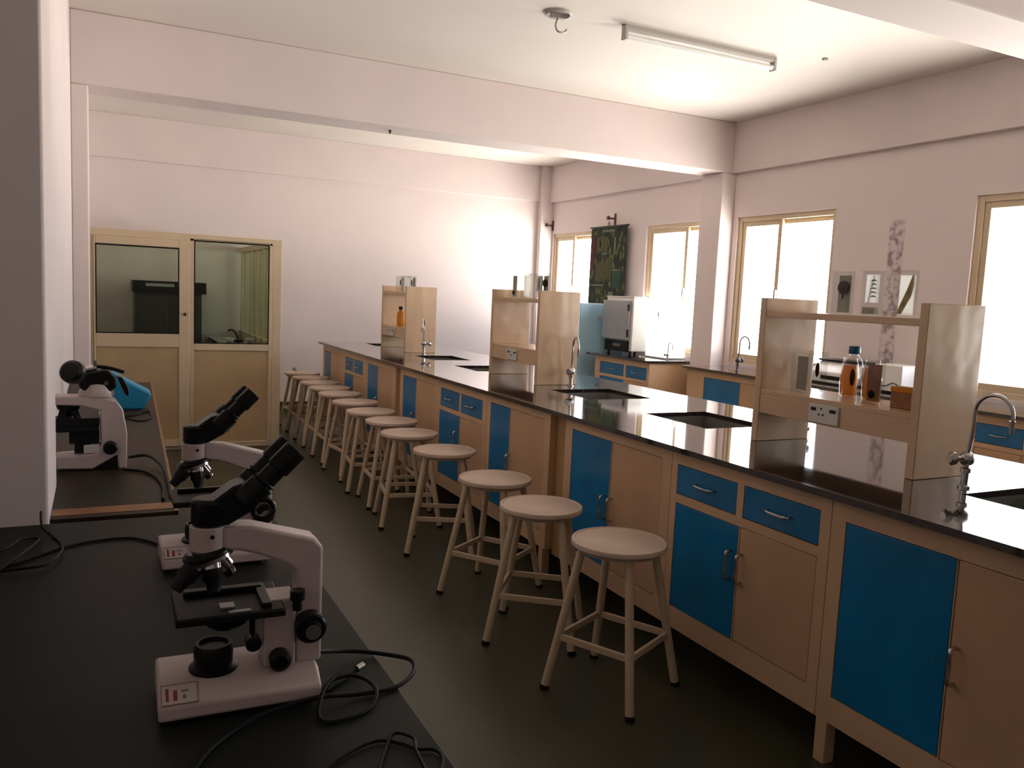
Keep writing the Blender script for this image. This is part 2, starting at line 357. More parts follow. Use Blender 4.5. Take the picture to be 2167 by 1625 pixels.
t = thing('angled_instrument', 'small dark angled instrument between the two white bowls in the cabin', 'instrument', (1.25, 8.62, 0.89))  # dark instrument of unclear kind, modelled as a base with bent arm
MB().lathe([(0.05, 0), (0.05, 0.015), (0.01, 0.02)], (0, 0, 0)).build('base', m_black, t)
MB().tube([(0, 0, 0.015), (-0.02, 0, 0.07), (-0.06, 0, 0.11), (-0.10, 0, 0.10)], 0.010).build('arm', m_black, t)

# ------------------------------------------------------------------ granite-topped island bench
ZT = 0.899; XF = 2.095; BX0, BX1 = 2.055, 3.26
SINKS = [(2.48, 2.88, 1.18, 1.68), (2.50, 2.89, 2.96, 3.445), (2.50, 2.93, 3.97, 4.445), (2.50, 2.88, 5.55, 6.00), (2.50, 2.86, 6.47, 6.93), (2.50, 2.88, 8.03, 8.43)]
def slab(y0, y1, label, z1=ZT, x0=BX0, x1=BX1, name='granite_worktop'):
    b = MB(); z0 = z1-0.022
    cuts = sorted([s for s in SINKS if s[2] >= y0 and s[3] <= y1], key=lambda s: s[2]); y = y0
    for (a, c, p, q) in cuts:
        b.box(x0, x1, y, p, z0, z1); b.box(x0, a, p, q, z0, z1); b.box(c, x1, p, q, z0, z1); y = q
    b.box(x0, x1, y, y1, z0, z1)
    bmesh.ops.remove_doubles(b.bm, verts=b.bm.verts, dist=1e-5)
    # drop the internal faces between the pieces
    seen = {}
    for f in list(b.bm.faces):
        k = tuple(round(v, 4) for v in f.calc_center_median())
        if k in seen: b.bm.faces.remove(f); b.bm.faces.remove(seen[k]) if seen[k].is_valid else None
        else: seen[k] = f
    return tag(b.build(name, m_gran, smooth=False), label, 'worktop')
slab(0.90, 3.760, 'near length of dark granite worktop on the island bench')
slab(3.7625, 6.150, 'middle length of dark granite worktop on the island bench')
slab(6.1525, 8.63, 'farthest length of dark granite worktop on the island bench')
sink_lab = ['grey sink at the near end of the island, cut by the right picture edge', 'grey sink left of the nearest shelf rack, widely visible',
            'grey sink in front of the curved tap right of the middle rack', 'grey sink just left of the middle shelf rack',
            'grey sink right of the farthest shelf rack', 'grey sink left of the farthest shelf rack, at the island\'s far end']
for (a, c, p, q), lb in zip(SINKS, sink_lab):
    t = thing('sink', lb, 'sink', ((a+c)/2, (p+q)/2, ZT-0.022), 0, 'sinks in the island bench')
    hx, hy = (c-a)/2, (q-p)/2
    b = MB(); e = 0.015; dz = -0.16
    b.box(-hx-e, -hx, -hy-e, hy+e, dz, -0.001).box(hx, hx+e, -hy-e, hy+e, dz, -0.001).box(-hx, hx, -hy-e, -hy, dz, -0.001).box(-hx, hx, hy, hy+e, dz, -0.001).box(-hx-e, hx+e, -hy-e, hy+e, dz-0.015, dz)
    b.build('basin', m_basin, t)
    MB().lathe([(0.028, 0), (0.028, 0.004), (0.018, 0.004), (0.016, 0.001)], (0, 0, dz), (0, 0, 1), 20).build('drain', m_chrome, t)

def d_handle(y, z0, z1, x=0.0, r=0.006, out=0.028, horiz=None):
    b = MB()
    if horiz is None: b.tube([(x, y, z0), (x-out, y, z0+0.004), (x-out, y, (z0+z1)/2), (x-out, y, z1-0.004), (x, y, z1)], r, 8, 5)
    else: y0, y1 = horiz; b.tube([(x, y0, z0), (x-out, y0+0.006, z0-0.003), (x-out, (y0+y1)/2, z0-0.006), (x-out, y1-0.006, z0-0.003), (x, y1, z0)], r, 8, 5)
    return b
def cabinet(label, y0, y1, doors, drawers=None, legs=(), x0=XF, depth=1.12, split=None, zt=0.875, zb=0.145, face=0.0, grp=None, cat='cabinet'):
    """doors: (ya, yb, colour, handle_y, ztop); drawers: (ya, yb). Geometry local to y0."""
    t = thing('base_cabinet', label, cat, (x0, y0, 0), 0, grp)
    L = y1-y0; dz0 = 0.232; f = 0.02
    b = MB()
    # carcass behind the face frame
    w_ = 0.016
    b.box(f, depth, 0, w_, zb, zt).box(f, depth, L-w_, L, zb, zt).box(depth-w_, depth, w_, L-w_, zb, zt).box(f, depth-w_, w_, L-w_, zb, zb+w_).box(f, f+0.01, w_, L-w_, zb+w_, zt)
    ops = [(a-y0, c-y0, dz0, h) for a, c, _, _, h in doors] + [(a-y0, c-y0, 0.70, 0.822) for a, c in (drawers or [])]
    # face frame as grid cells that are not openings
    ysv = sorted(set([0, L] + [v for o in ops for v in o[:2]])); zsv = sorted(set([zb, zt] + [v for o in ops for v in o[2:]]))
    for i in range(len(ysv)-1):
        for j in range(len(zsv)-1):
            cy, cz = (ysv[i]+ysv[i+1])/2, (zsv[j]+zsv[j+1])/2
            if not any(o[0] < cy < o[1] and o[2] < cz < o[3] for o in ops): b.box(0, f, ysv[i], ysv[i+1], zsv[j], zsv[j+1])
    b.build('carcass', m_cab, t, smooth=False)
    for a, c, colr, hy, h in doors:
        d = MB().box(0.001, f-0.001, a-y0+0.003, c-y0-0.003, dz0+0.003, h-0.003).build('door', m_blue if colr == 'b' else m_cabdoor, t, bevel=0.002)
        d['label'] = 'blue door' if colr == 'b' else 'beige door'
        if hy is not None: d_handle(hy-y0, 0.462, 0.566, 0.002).build('handle', m_chrome, d)
        elif colr == 'b': MB().lathe([(0.004, 0), (0.004, 0.003)], (0.001, a-y0+0.04, 0.50), (-1, 0, 0), 10).build('screw', m_chrome, d)
    for a, c in (drawers or []):
        d = MB().box(0.001, f-0.001, a-y0+0.003, c-y0-0.003, 0.703, 0.819).build('drawer', m_blue, t, bevel=0.002)
        m = (a+c)/2-y0; d_handle(0, 0.765, 0, 0.002, 0.005, 0.022, (m-0.055, m+0.055)).build('pull', m_chrome, d)
    for (lx, ly) in legs:
        MB().box(lx, lx+0.045, ly-y0, ly-y0+0.045, 0, zb).build('leg', m_cab, t, bevel=0.002)
    return t
g = 'blue and beige cabinets under the island worktop'
cabinet('blue and beige two-door cabinet nearest the camera, blue door without handle', 1.015, 1.845, [(1.41, 1.79, 'b', None, 0.81), (1.045, 1.407, 'c', 1.385, 0.81)], legs=((0.0, 1.835-0.04), (0.9, 1.79), (0.4, 1.03), (0.9, 1.03)), grp=g)
cabinet('cabinet with two large blue drawers over doors, behind the nearest stool', 1.848, 2.675, [(2.262, 2.636, 'b', 2.292, 0.665), (1.892, 2.258, 'c', 2.235, 0.665)], [(1.892, 2.25), (2.285, 2.637)], legs=((0.45, 1.88), (0.9, 1.88), (0.45, 2.6), (0.9, 2.6)), grp=g)
cabinet('two-door cabinet just right of the first gap, behind the second stool', 2.678, 3.542, [(3.123, 3.475, 'b', 3.155, 0.826), (2.742, 3.119, 'c', 3.095, 0.826)], legs=((0.45, 2.72), (0.9, 2.72), (0.45, 3.48), (0.9, 3.48)), grp=g)
cabinet('two-door cabinet just left of the first gap, narrow blue door', 3.700, 4.49, [(4.172, 4.434, 'b', None, 0.83), (3.759, 4.168, 'c', 4.15, 0.83)], legs=((0.0, 3.72), (0.9, 3.72), (0.45, 4.4), (0.9, 4.4)), grp=g)
cabinet('drawer cabinet with two blue drawers in the middle of the island', 4.493, 5.285, [(4.90, 5.255, 'b', 4.93, 0.67), (4.537, 4.896, 'c', None, 0.67)], [(4.551, 4.885), (4.915, 5.24)], legs=((0.45, 4.55), (0.9, 4.55), (0.45, 5.2), (0.9, 5.2)), grp=g)
cabinet('two-door cabinet just right of the second gap', 5.288, 6.098, [(5.739, 6.026, 'b', 5.76, 0.825), (5.346, 5.735, 'c', None, 0.825)], legs=((0.45, 5.33), (0.9, 5.33), (0.02, 6.04), (0.9, 6.04)), grp=g)
cabinet('two-door cabinet just left of the second gap', 6.205, 7.01, [(6.68, 6.966, 'b', None, 0.825), (6.303, 6.676, 'c', 6.66, 0.825)], legs=((0.02, 6.22), (0.9, 6.22), (0.45, 6.9), (0.9, 6.9)), grp=g)
cabinet('drawer cabinet, second cabinet from the far end of the island', 7.013, 7.79, [(7.43, 7.72, 'b', None, 0.67), (7.10, 7.426, 'c', 7.41, 0.67)], [(7.12, 7.40), (7.43, 7.71)], legs=((0.45, 7.1), (0.9, 7.1), (0.45, 7.7), (0.9, 7.7)), grp=g)
cabinet('two-door cabinet at the far end of the island', 7.793, 8.58, [(8.264, 8.50, 'b', None, 0.815), (7.881, 8.26, 'c', 8.24, 0.815)], legs=((0.45, 7.85), (0.9, 7.85), (0.02, 8.5), (0.9, 8.5)), grp=g)
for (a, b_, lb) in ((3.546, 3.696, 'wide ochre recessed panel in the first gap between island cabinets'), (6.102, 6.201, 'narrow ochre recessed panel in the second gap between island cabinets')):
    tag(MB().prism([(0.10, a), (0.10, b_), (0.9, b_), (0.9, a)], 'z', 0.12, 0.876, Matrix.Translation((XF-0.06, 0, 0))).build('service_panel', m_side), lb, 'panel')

# shelf racks
def rack(label, x0, x1, y0, y1, sock):
    t = thing('shelf_rack', label, 'shelf rack', (x0, y0, ZT), 0, 'cream shelf racks on the island bench')
    D, L = x1-x0, y1-y0; pt = 0.035
    for y in (0, L-pt): MB().box(0, D, y, y+pt, 0, 0.608).build('side_panel', m_rack, t, bevel=0.003)
    MB().box(0.004, D-0.004, pt, L-pt, 0.528, 0.554).build('top_shelf', m_rack, t, bevel=0.002)
    MB().box(0.004, D-0.004, pt, L-pt, 0.205, 0.224).build('middle_shelf', m_rack, t, bevel=0.002)
    for x in (0.004, D-0.022):
        fb = MB().box(x, x+0.018, pt, L-pt, 0.124, 0.205).build('fascia', m_rack, t, bevel=0.002)
        if x < 0.1:
            s0 = sock-y0
            p = MB().box(x-0.010, x-0.0005, s0, s0+0.145, 0.132, 0.204).build('socket_plate', m_socket, t, bevel=0.002)
            h = MB().box(x-0.012, x-0.009, s0+0.012, s0+0.040, 0.178, 0.190).box(x-0.012, x-0.009, s0+0.108, s0+0.132, 0.178, 0.190)
            for (yy, zz) in ((0.082, 0.188), (0.072, 0.165), (0.092, 0.165)): h.lathe([(0.004, 0), (0.004, 0.002)], (x-0.0095, s0+yy, zz), (-1, 0, 0), 10)
            h.build('socket_holes', m_black, p)
    return t
rack('nearest cream shelf rack, holding specimen jars and a blue-capped bottle', 2.503, 2.80, 1.877, 2.675, 2.215)
rack('middle cream shelf rack with jars on top and an empty middle shelf', 2.525, 2.825, 4.675, 5.405, 4.965)
rack('farthest cream shelf rack with an orange bottle on its middle shelf', 2.525, 2.825, 7.25, 7.985, 7.58)

# swan-neck lab taps; spout points along local +x
def tap(label, x, y, rz, z=ZT, knob=PI/2, group='swan-neck taps on the island bench', s=1.0, mm=None):
    t = thing('tap', label, 'tap', (x, y, z), rz, group); t.scale = (s, s, s)
    MB().lathe([(0.020, 0), (0.020, 0.006), (0.011, 0.010), (0.011, 0.05), (0.017, 0.052), (0.017, 0.066), (0.010, 0.07), (0.010, 0.095)]).build('riser', mm or m_chrome, t)
    k = Vector((math.cos(knob), math.sin(knob), 0))
    MB().ball((0, 0, 0.098), 0.025).cyl((0, 0, 0.098), k*0.045+Vector((0, 0, 0.098)), 0.010).build('valve', mm or m_chrome, t)
    MB().lathe([(0.010, 0), (0.021, 0.004), (0.023, 0.014), (0.015, 0.024)], k*0.042+Vector((0, 0, 0.098)), k).build('knob', mm or m_chrome, t)
    Rr = 0.062; cx = Rr+0.012; cz = 0.258
    pts = [(0.0, 0, 0.10), (0.008, 0, 0.16), (0.012, 0, 0.22)] + [(cx-Rr*math.cos(a), 0, cz+Rr*math.sin(a)) for a in [R(v) for v in range(0, 181, 20)]] + [(cx+Rr, 0, 0.235)]
    MB().tube(pts, 0.0062, 12, 4).build('swan_neck', mm or m_chrome, t)
    MB().cyl((cx+Rr, 0, 0.245), (cx+Rr+0.001, 0, 0.205), 0.009, 0.007).build('spout', mm or m_chrome, t)
    return t
tap('large chrome swan-neck tap at the right, beside the nearest rack', 2.585, 1.745, R(-88), knob=R(-110))
tap('chrome tap right of the middle shelf rack', 2.745, 4.61, R(-104), knob=R(-30))
tap('chrome tap right of the farthest shelf rack', 2.65, 7.09, R(-118), knob=R(95))
tap('chrome tap mostly hidden behind the left side of the nearest rack', 3.02, 2.86, R(60), knob=R(100))

# ------------------------------------------------------------------ stools
def make_stool():
    t = thing('stool', 'x', 'stool')
    MB().lathe([(0.150, 0.554), (0.176, 0.555), (0.180, 0.559), (0.180, 0.571), (0.1775, 0.576), (0.168, 0.5775), (0.1655, 0.574), (0.163, 0.5755), (0.001, 0.576)], n=48).build('seat', m_stool, t)
    ft = [(math.cos(a)*0.258, math.sin(a)*0.258) for a in (0, PI/2, PI, 3*PI/2)]
    tp = [(math.cos(a)*0.140, math.sin(a)*0.140) for a in (0, PI/2, PI, 3*PI/2)]
    MB().lathe([(0.143, 0.538), (0.152, 0.538), (0.152, 0.556), (0.143, 0.556)], n=40).build('seat_ring', m_stleg, t)
    def at(i, z): k = z/0.545; return Vector((ft[i][0]+(tp[i][0]-ft[i][0])*k, ft[i][1]+(tp[i][1]-ft[i][1])*k, z))
    for i in range(4):
        l = MB().cyl(at(i, 0.016), at(i, 0.553), 0.0160, n=16).build('leg', m_stleg, t)
        MB().lathe([(0.0175, 0), (0.018, 0.010), (0.0165, 0.016)], at(i, 0)).build('rubber_foot', m_rubber, l)
    for i in range(4):
        a, b = at(i, 0.205), at((i+1) % 4, 0.205); d = (b-a); L = d.length; ang = math.atan2(d.y, d.x)
        T = Matrix.Translation((a+b)/2) @ Matrix.Rotation(ang, 4, 'Z')
        MB().box(-L/2, L/2, -0.007, 0.007, -0.0125, 0.0125, T).build('crossbar', m_stleg, t, bevel=0.002)
    return t
ST = [(1.741, 2.509), (1.707, 3.061), (1.742, 3.601), (1.767, 4.332), (1.760, 4.918), (1.806, 5.414), (1.795, 5.869), (1.823, 6.382), (1.835, 6.90), (1.850, 7.315), (1.86, 7.735), (1.87, 8.155), (1.88, 8.575)]
RO = [-18, 8, -10, 20, 34, 40, 38, 52, 45, 45, 45, 45, 45]
SL = ['nearest round cream stool, standing alone in the foreground', 'second stool from the camera, overlapped by the nearest one', 'third stool from the camera', 'fourth stool from the camera, in front of the first gap of the bench',
      'fifth stool from the camera', 'sixth stool from the camera', 'seventh stool, middle of the row', 'sixth stool counted from the far end', 'fifth stool counted from the far end', 'fourth stool counted from the far end',
      'third stool counted from the far end', 'second stool counted from the far end', 'farthest stool, at the end of the row near the far wall']
st0 = make_stool()
for i, ((x, y), ro, lb) in enumerate(zip(ST, RO, SL)):
    s = st0 if i == 0 else dup(st0)
    s.location = (x, y, 0); s.rotation_euler = (0, 0, R(ro)); s['label'] = lb; s['group'] = 'round cream stools along the island bench'

# ------------------------------------------------------------------ specimens on the racks
def spec_jar(label, x, y, z, wy, h, dx=0.04, rz=0.0, card=True, spec=None, fill=0.0, grp='specimen jars on the island racks', cardm=None):
    t = thing('specimen_jar', label, 'jar', (x, y, z), rz, grp)
    b = MB(); g_ = 0.0025
    b.box(-dx/2, dx/2, -wy/2, wy/2, 0.0, 0.006)
    b.box(-dx/2, -dx/2+g_, -wy/2, wy/2, 0.006, h).box(dx/2-g_, dx/2, -wy/2, wy/2, 0.006, h)
    b.box(-dx/2+g_, dx/2-g_, -wy/2, -wy/2+g_, 0.006, h).box(-dx/2+g_, dx/2-g_, wy/2-g_, wy/2, 0.006, h)
    b.build('jar_body', m_jar, t, smooth=False)
    MB().box(-dx/2-0.004, dx/2+0.004, -wy/2-0.006, wy/2+0.010, h, h+0.004).build('lid', m_jar, t, smooth=False)
    if card: MB().box(dx/2-0.012, dx/2-0.009, -wy/2+0.008, wy/2-0.008, 0.008, h-0.012).build('backing_card', cardm or m_ply, t)
    if fill: MB().box(-dx/2+0.005, dx/2-0.014, -wy/2+0.006, wy/2-0.006, 0.0065, fill).build('filling', m_ply, t)
    if spec: spec(t)
    return t
def sp_ball(t): MB().ball((0, 0, 0.105), 0.026, (0.5, 1, 1)).cyl((0, 0, 0.06), (0, 0, 0.09), 0.003).build('specimen', m_brown, t)
def sp_skel(t):
    b = MB().tube([(0, 0.012, 0.05), (0, 0.006, 0.09), (0, -0.008, 0.15)], 0.003)
    for k in range(5): b.tube([(0, 0.010, 0.07+k*0.015), (-0.004, -0.008, 0.075+k*0.015), (0, -0.022, 0.07+k*0.015)], 0.0022)
    b.build('specimen', m_brown, t); MB().box(-0.004, 0.002, -0.028, 0.028, 0.05, 0.155).build('white_mount', m_translucent, t)
def sp_leaf(t): MB().prism([(0.026, 0.012), (0.012, 0.05), (-0.010, 0.10), (-0.030, 0.155), (-0.032, 0.115), (-0.022, 0.075), (0.0, 0.035), (0.012, 0.012)], 'x', -0.005, 0.004).build('specimen', m_olive, t)
def sp_stub(t): MB().ball((0, 0.004, 0.035), 0.012, (0.6, 1, 1.4)).build('specimen', m_brown, t)
def sp_rod(t): MB().ball((0, 0, 0.09), 0.010, (0.6, 1, 3.2)).build('specimen', m_brown, t)
z1 = ZT+0.554
spec_jar('specimen jar with a round dark brown specimen, on top of the nearest rack', 2.62, 2.352, z1, 0.075, 0.165, spec=sp_ball)
spec_jar('specimen jar with a small branched specimen on white, top of the nearest rack', 2.62, 2.213, z1, 0.070, 0.165, card=False, spec=sp_skel, fill=0.032)
spec_jar('specimen jar with a slanting yellow-brown leaf, top of the nearest rack', 2.62, 2.070, z1, 0.078, 0.165, spec=sp_leaf, cardm=m_translucent, fill=0.0)
z2 = ZT+0.224
spec_jar('grey-backed specimen jar at the left of the nearest rack\'s middle shelf', 2.62, 2.535, z2, 0.072, 0.160)
spec_jar('jar with a dark rod specimen, behind the leftmost jar on the middle shelf', 2.74, 2.56, z2, 0.075, 0.165, spec=sp_rod, card=False)
spec_jar('specimen jar with a brown backing, right of the blue-capped bottle', 2.62, 2.175, z2, 0.078, 0.160, spec=sp_stub, cardm=m_amberw)
t = thing('bottle', 'clear bottle with a blue cap on the nearest rack\'s middle shelf', 'bottle', (2.66, 2.305, z2))
MB().lathe([(0.034, 0), (0.036, 0.006), (0.036, 0.135), (0.030, 0.155), (0.016, 0.172), (0.016, 0.180)], n=28, cap=False).build('bottle_body', m_jar, t)
MB().lathe([(0.021, 0.178), (0.022, 0.180), (0.022, 0.205), (0.020, 0.208)], n=28).build('cap', m_capblue, t)
MB().ball((0, 0, 0.085), 0.010, (1, 1, 3.5)).build('specimen', m_brown, t)
for k, (x, y, lb) in enumerate(((2.735, 2.385, 'amber-filled round jar left behind the blue-capped bottle'), (2.735, 2.275, 'amber-filled round jar right behind the blue-capped bottle'))):
    t = thing('round_jar', lb, 'jar', (x, y, z2), 0, 'amber jars behind the blue-capped bottle')
    MB().lathe([(0.030, 0), (0.034, 0.006), (0.038, 0.08), (0.030, 0.135), (0.024, 0.150)], n=24, cap=False).build('jar_body', m_jar, t)
    MB().lathe([(0.025, 0.004), (0.030, 0.01), (0.034, 0.08), (0.027, 0.125)], n=24).build('filling', m_orange, t)
    MB().lathe([(0.026, 0.150), (0.026, 0.156)], n=24).build('lid', m_jar, t)
t = thing('wooden_box', 'small amber-brown box at the right of the nearest rack\'s middle shelf', 'box', (2.63, 2.035, z2))
MB().box(-0.03, 0.03, -0.045, 0.04, 0, 0.060).build('box_body', m_amberw, t, bevel=0.003)
MB().box(-0.032, 0.032, -0.047, 0.042, 0.060, 0.078).build('box_lid', m_orange, t, bevel=0.003)
# rack 2
for k, (y, x, lb, sp, cd_) in enumerate(((5.27, 2.63, 'leftmost jar on top of the middle rack, dark stub inside', sp_stub, m_ply), (5.155, 2.66, 'second jar from the left on top of the middle rack, nearly white', None, m_translucent),
        (5.05, 2.62, 'third jar from the left on top of the middle rack, pale', None, m_translucent), (4.95, 2.66, 'fourth jar from the left on top of the middle rack, streaky', sp_skel, m_bone), (4.85, 2.65, 'rightmost jar on top of the middle rack, round brown specimen', sp_ball, m_ply))):
    spec_jar(lb, x, y, z1, 0.075, 0.165, spec=sp, cardm=cd_, card=True)
for k, (y, x, lb) in enumerate(((7.77, 2.64, 'left glass jar on top of the farthest rack'), (7.665, 2.66, 'middle glass jar on top of the farthest rack'), (7.555, 2.68, 'right glass jar on top of the farthest rack'))):
    spec_jar(lb, x, y, z1, 0.085, 0.150, dx=0.07, spec=sp_rod if k != 1 else None, cardm=(m_bone, m_translucent, m_ply)[k])
t = thing('orange_bottle', 'orange bottle with a black cap on the farthest rack\'s middle shelf', 'bottle', (2.61, 7.64, z2))
MB().lathe([(0.035, 0), (0.038, 0.006), (0.038, 0.12), (0.018, 0.15), (0.018, 0.16)], n=24).build('bottle_body', m_orange, t)
MB().lathe([(0.022, 0.16), (0.022, 0.19)], n=24).build('cap', m_black, t)

# ------------------------------------------------------------------ left tables
ZL = 0.86
def table(name, label, x0, x1, y0, y1, mt, rz, edge=None, loc=(0, 0)):
    t = thing(name, label, 'table', (loc[0], loc[1], 0), rz)
    MB().box(x0, x1, y0, y1, ZL-0.03, ZL).build('table_top', mt, t, bevel=0.003)
    if edge:
        MB().box(x0, x1, y0-0.006, y0, ZL-0.035, ZL-0.001).box(x1, x1+0.006, y0-0.006, y1, ZL-0.035, ZL-0.001).build('wood_lipping', edge, t, bevel=0.002)
    MB().box(x0+0.05, x1-0.06, y0+0.05, y0+0.075, ZL-0.13, ZL-0.03).box(x1-0.085, x1-0.06, y0+0.05, y1-0.05, ZL-0.13, ZL-0.03).box(x0+0.05, x1-0.06, y1-0.075, y1-0.05, ZL-0.13, ZL-0.03).build('apron', m_cab, t)
    for x in (x0+0.05, x1-0.105):
        for y in (y0+0.05, y1-0.095): MB().box(x, x+0.045, y, y+0.045, 0, ZL-0.03).build('leg', m_cab, t)
    return t
table('front_table', 'dark grey table in the foreground carrying the nearest microscope', -1.15, 0.41, 0.30, 2.272, m_table, 0)
t = thing('rear_table', 'brown-edged dark table behind the left wall corner', 'table', (0, 2.31, 0))
MB().prism([(-0.112, 0.004), (0.178, 0.004), (0.272, 3.0), (-0.149, 3.0), (-0.149, 0.392), (-0.112, 0.392)], 'z', ZL-0.032, ZL).build('table_top', m_table2, t)
MB().prism([(-0.112, 0.030), (0.1785, 0.030), (0.1805, 0.095), (-0.112, 0.095)], 'z', ZL, ZL+0.0012).prism([(0.178, 0.0), (0.186, 0.0), (0.280, 3.0), (0.272, 3.0)], 'z', ZL-0.034, ZL+0.001).build('wood_lipping', m_wood, t)
MB().prism([(-0.112, 0.0), (0.186, 0.0), (0.186, 0.004), (-0.112, 0.004)], 'z', ZL-0.05, ZL).prism([(0.13, 0.03), (0.15, 0.03), (0.24, 2.95), (0.22, 2.95)], 'z', ZL-0.13, ZL-0.032).build('apron', m_table2, t)
for (lx, ly) in ((-0.09, 0.02), (0.125, 0.02), (-0.14, 2.93), (0.20, 2.93)): MB().box(lx, lx+0.04, ly, ly+0.04, 0, ZL-0.032).build('leg', m_table2, t)

# ------------------------------------------------------------------ microscopes (local x: nose -x, arm 0; y; z up)
def scope(label, loc, rz, ring=True, sticker=True):
    t = thing('microscope', label, 'microscope', loc, rz, 'black and white binocular microscopes on the left tables')
    # base with sloping shoulders
    b = MB(); hw = 0.068
    prof = [(-hw, 0.008), (-hw, 0.030), (-hw+0.028, 0.047), (hw-0.012, 0.050), (hw, 0.036), (hw, 0.008)]
    b.prism(prof, 'x', -0.222, 0.0)
    base = b.build('base', m_scope, t, bevel=0.005, seg=3)
    for (fx, fy) in ((-0.20, -0.05), (-0.20, 0.05), (-0.025, -0.05), (-0.025, 0.05)): MB().lathe([(0.011, 0), (0.011, 0.009)], (fx, fy, 0)).build('rubber_foot', m_rubber, base)
    T = Matrix.Translation((-0.222, 0, 0)) 
    if sticker:
        sl = math.atan2(0.017, 0.028)
        TT = Matrix.Translation((-0.196, -hw+0.015, 0.0398)) @ Matrix.Rotation(sl, 4, 'X')
        p = MB().box(-0.022, 0.026, -0.016, 0.016, -0.0005, 0.0012, TT).build('label_plate', m_scope, base)
        q = MB().box(-0.016, -0.012, -0.010, 0.010, 0.0012, 0.0016, TT).box(-0.006, -0.001, -0.010, 0.006, 0.0012, 0.0016, TT).build('red_print', m_red, p)
        MB().box(0.006, 0.010, -0.008, -0.003, 0.0012, 0.0016, TT).box(0.004, 0.014, 0.003, 0.005, 0.0012, 0.0016, TT).build('grey_print', m_greyp, p)
        bd = MB()
        for q_ in ((-0.022, 0.026, -0.016, -0.015), (-0.022, 0.026, 0.015, 0.016), (-0.022, -0.021, -0.016, 0.016), (0.025, 0.026, -0.016, 0.016)): bd.box(*q_, 0.0012, 0.0015, TT)
        bd.build('printed_border', m_greyp, p)
    # arm
    A = [(0.008, 0.045), (0.008, 0.222), (-0.006, 0.237), (-0.095, 0.262), (-0.135, 0.264), (-0.135, 0.230), (-0.110, 0.226), (-0.085, 0.218), (-0.040, 0.198), (-0.030, 0.188), (-0.030, 0.045)]
    MB().prism(A, 'y', -0.022, 0.022).build('arm', m_scope, t, bevel=0.005, seg=3)
    MB().box(-0.078, -0.032, -0.028, 0.028, 0.049, 0.150).build('stage_carrier', m_scope, t, bevel=0.003)
    MB().lathe([(0.024, 0.226), (0.027, 0.230), (0.027, 0.262), (0.025, 0.264)], (-0.152, 0, 0), n=32).build('collar', m_scope, t)
    MB().lathe([(0.003, 0), (0.003, 0.003)], (-0.150, -0.026, 0.252), (0, -1, 0), 10).build('set_screw', m_black, t)
    # binocular head
    h = MB().lathe([(0.026, 0.264), (0.027, 0.268), (0.027, 0.298), (0.023, 0.303)], (-0.150, 0, 0), n=32)
    d = Vector((0.70, 0, 0.714)).normalized()
    h.prism([(-0.172, 0.268), (-0.128, 0.266), (-0.085, 0.290), (-0.082, 0.306), (-0.104, 0.327), (-0.122, 0.322), (-0.152, 0.300), (-0.170, 0.300)], 'y', -0.024, 0.024)
    h.build('head', m_black, t, bevel=0.004)
    o0 = Vector((-0.108, 0, 0.300))
    for sgn in (-1, 1):
        a = o0 + Vector((0, 0.028*sgn, 0))
        tb = MB().lathe([(0.019, 0), (0.019, 0.035), (0.0145, 0.037), (0.0145, 0.064), (0.0175, 0.066), (0.0175, 0.100), (0.016, 0.103), (0.012, 0.103), (0.010, 0.098), (0.001, 0.098)], a, d, 24).build('eyepiece', m_black, t)
        MB().tube([a+d*0.040+Vector((0, 0, 0)) + (d.orthogonal().normalized()*0.0155*math.cos(u)+d.cross(d.orthogonal().normalized())*0.0155*math.sin(u)) for u in [k*PI/6 for k in range(13)]], 0.0022, 6, 0).build('grip_ring', m_blackm, tb)
    if ring:
        c = Vector((-0.083, -0.034, 0.291))
        MB().tube([c+Vector((0.014*math.cos(u), -0.004, 0.014*math.sin(u))) for u in [k*PI/8 for k in range(17)]], 0.0045, 8, 0).build('lock_ring', m_black, t)
    # turret and objectives
    n = Vector((0.30, 0, -1)).normalized(); c = Vector((-0.156, 0, 0.228))
    MB().lathe([(0.027, -0.002), (0.035, 0.004), (0.035, 0.009)], c, n, 28).build('turret', m_black, t)
    MB().lathe([(0.0355, 0.009), (0.0355, 0.014), (0.031, 0.016)], c, n, 28).build('turret_ring', m_chrome, t)
    for (dx, dy, dz, L, mm) in ((-0.75, -0.45, -0.75, 0.054, m_black), (0.10, -0.35, -1, 0.050, m_black), (0.62, 0.25, -0.85, 0.040, m_chrome), (-0.1, 0.8, -0.9, 0.035, m_black)):
        v = Vector((dx, dy, dz)).normalized(); a = c + n*0.012 + Vector((dx, dy, 0))*0.014
        ob = MB().lathe([(0.0140, 0), (0.0140, L*0.62), (0.0105, L*0.72), (0.009, L), (0.005, L)], a, v, 18).build('objective', mm, t)
        MB().lathe([(0.0144, L*0.18), (0.0144, L*0.34)], a, v, 18).build('objective_band', m_chrome, ob)
    # stage, clips, condenser, lamp
    st = MB().box(-0.200, -0.052, -0.062, 0.062, 0.137, 0.149).build('stage', m_blackm, t, bevel=0.003)
    MB().box(-0.185, -0.075, 0.020, 0.036, 0.149, 0.158).box(-0.085, -0.070, -0.05, 0.036, 0.149, 0.156).build('slide_holder', m_black, st, bevel=0.002)
    MB().box(-0.130, -0.100, -0.058, -0.050, 0.149, 0.151).box(-0.140, -0.120, -0.04, -0.02, 0.149, 0.152).build('stage_clip', m_steel, st)
    MB().lathe([(0.011, 0), (0.011, 0.014), (0.007, 0.015), (0.007, 0.030)], (-0.032, -0.036, 0.165), (0, 0, -1), 16).build('stage_knob', m_black, st)
    MB().lathe([(0.022, 0.110), (0.030, 0.116), (0.032, 0.128), (0.026, 0.137)], (-0.128, 0, 0)).build('condenser', m_black, t)
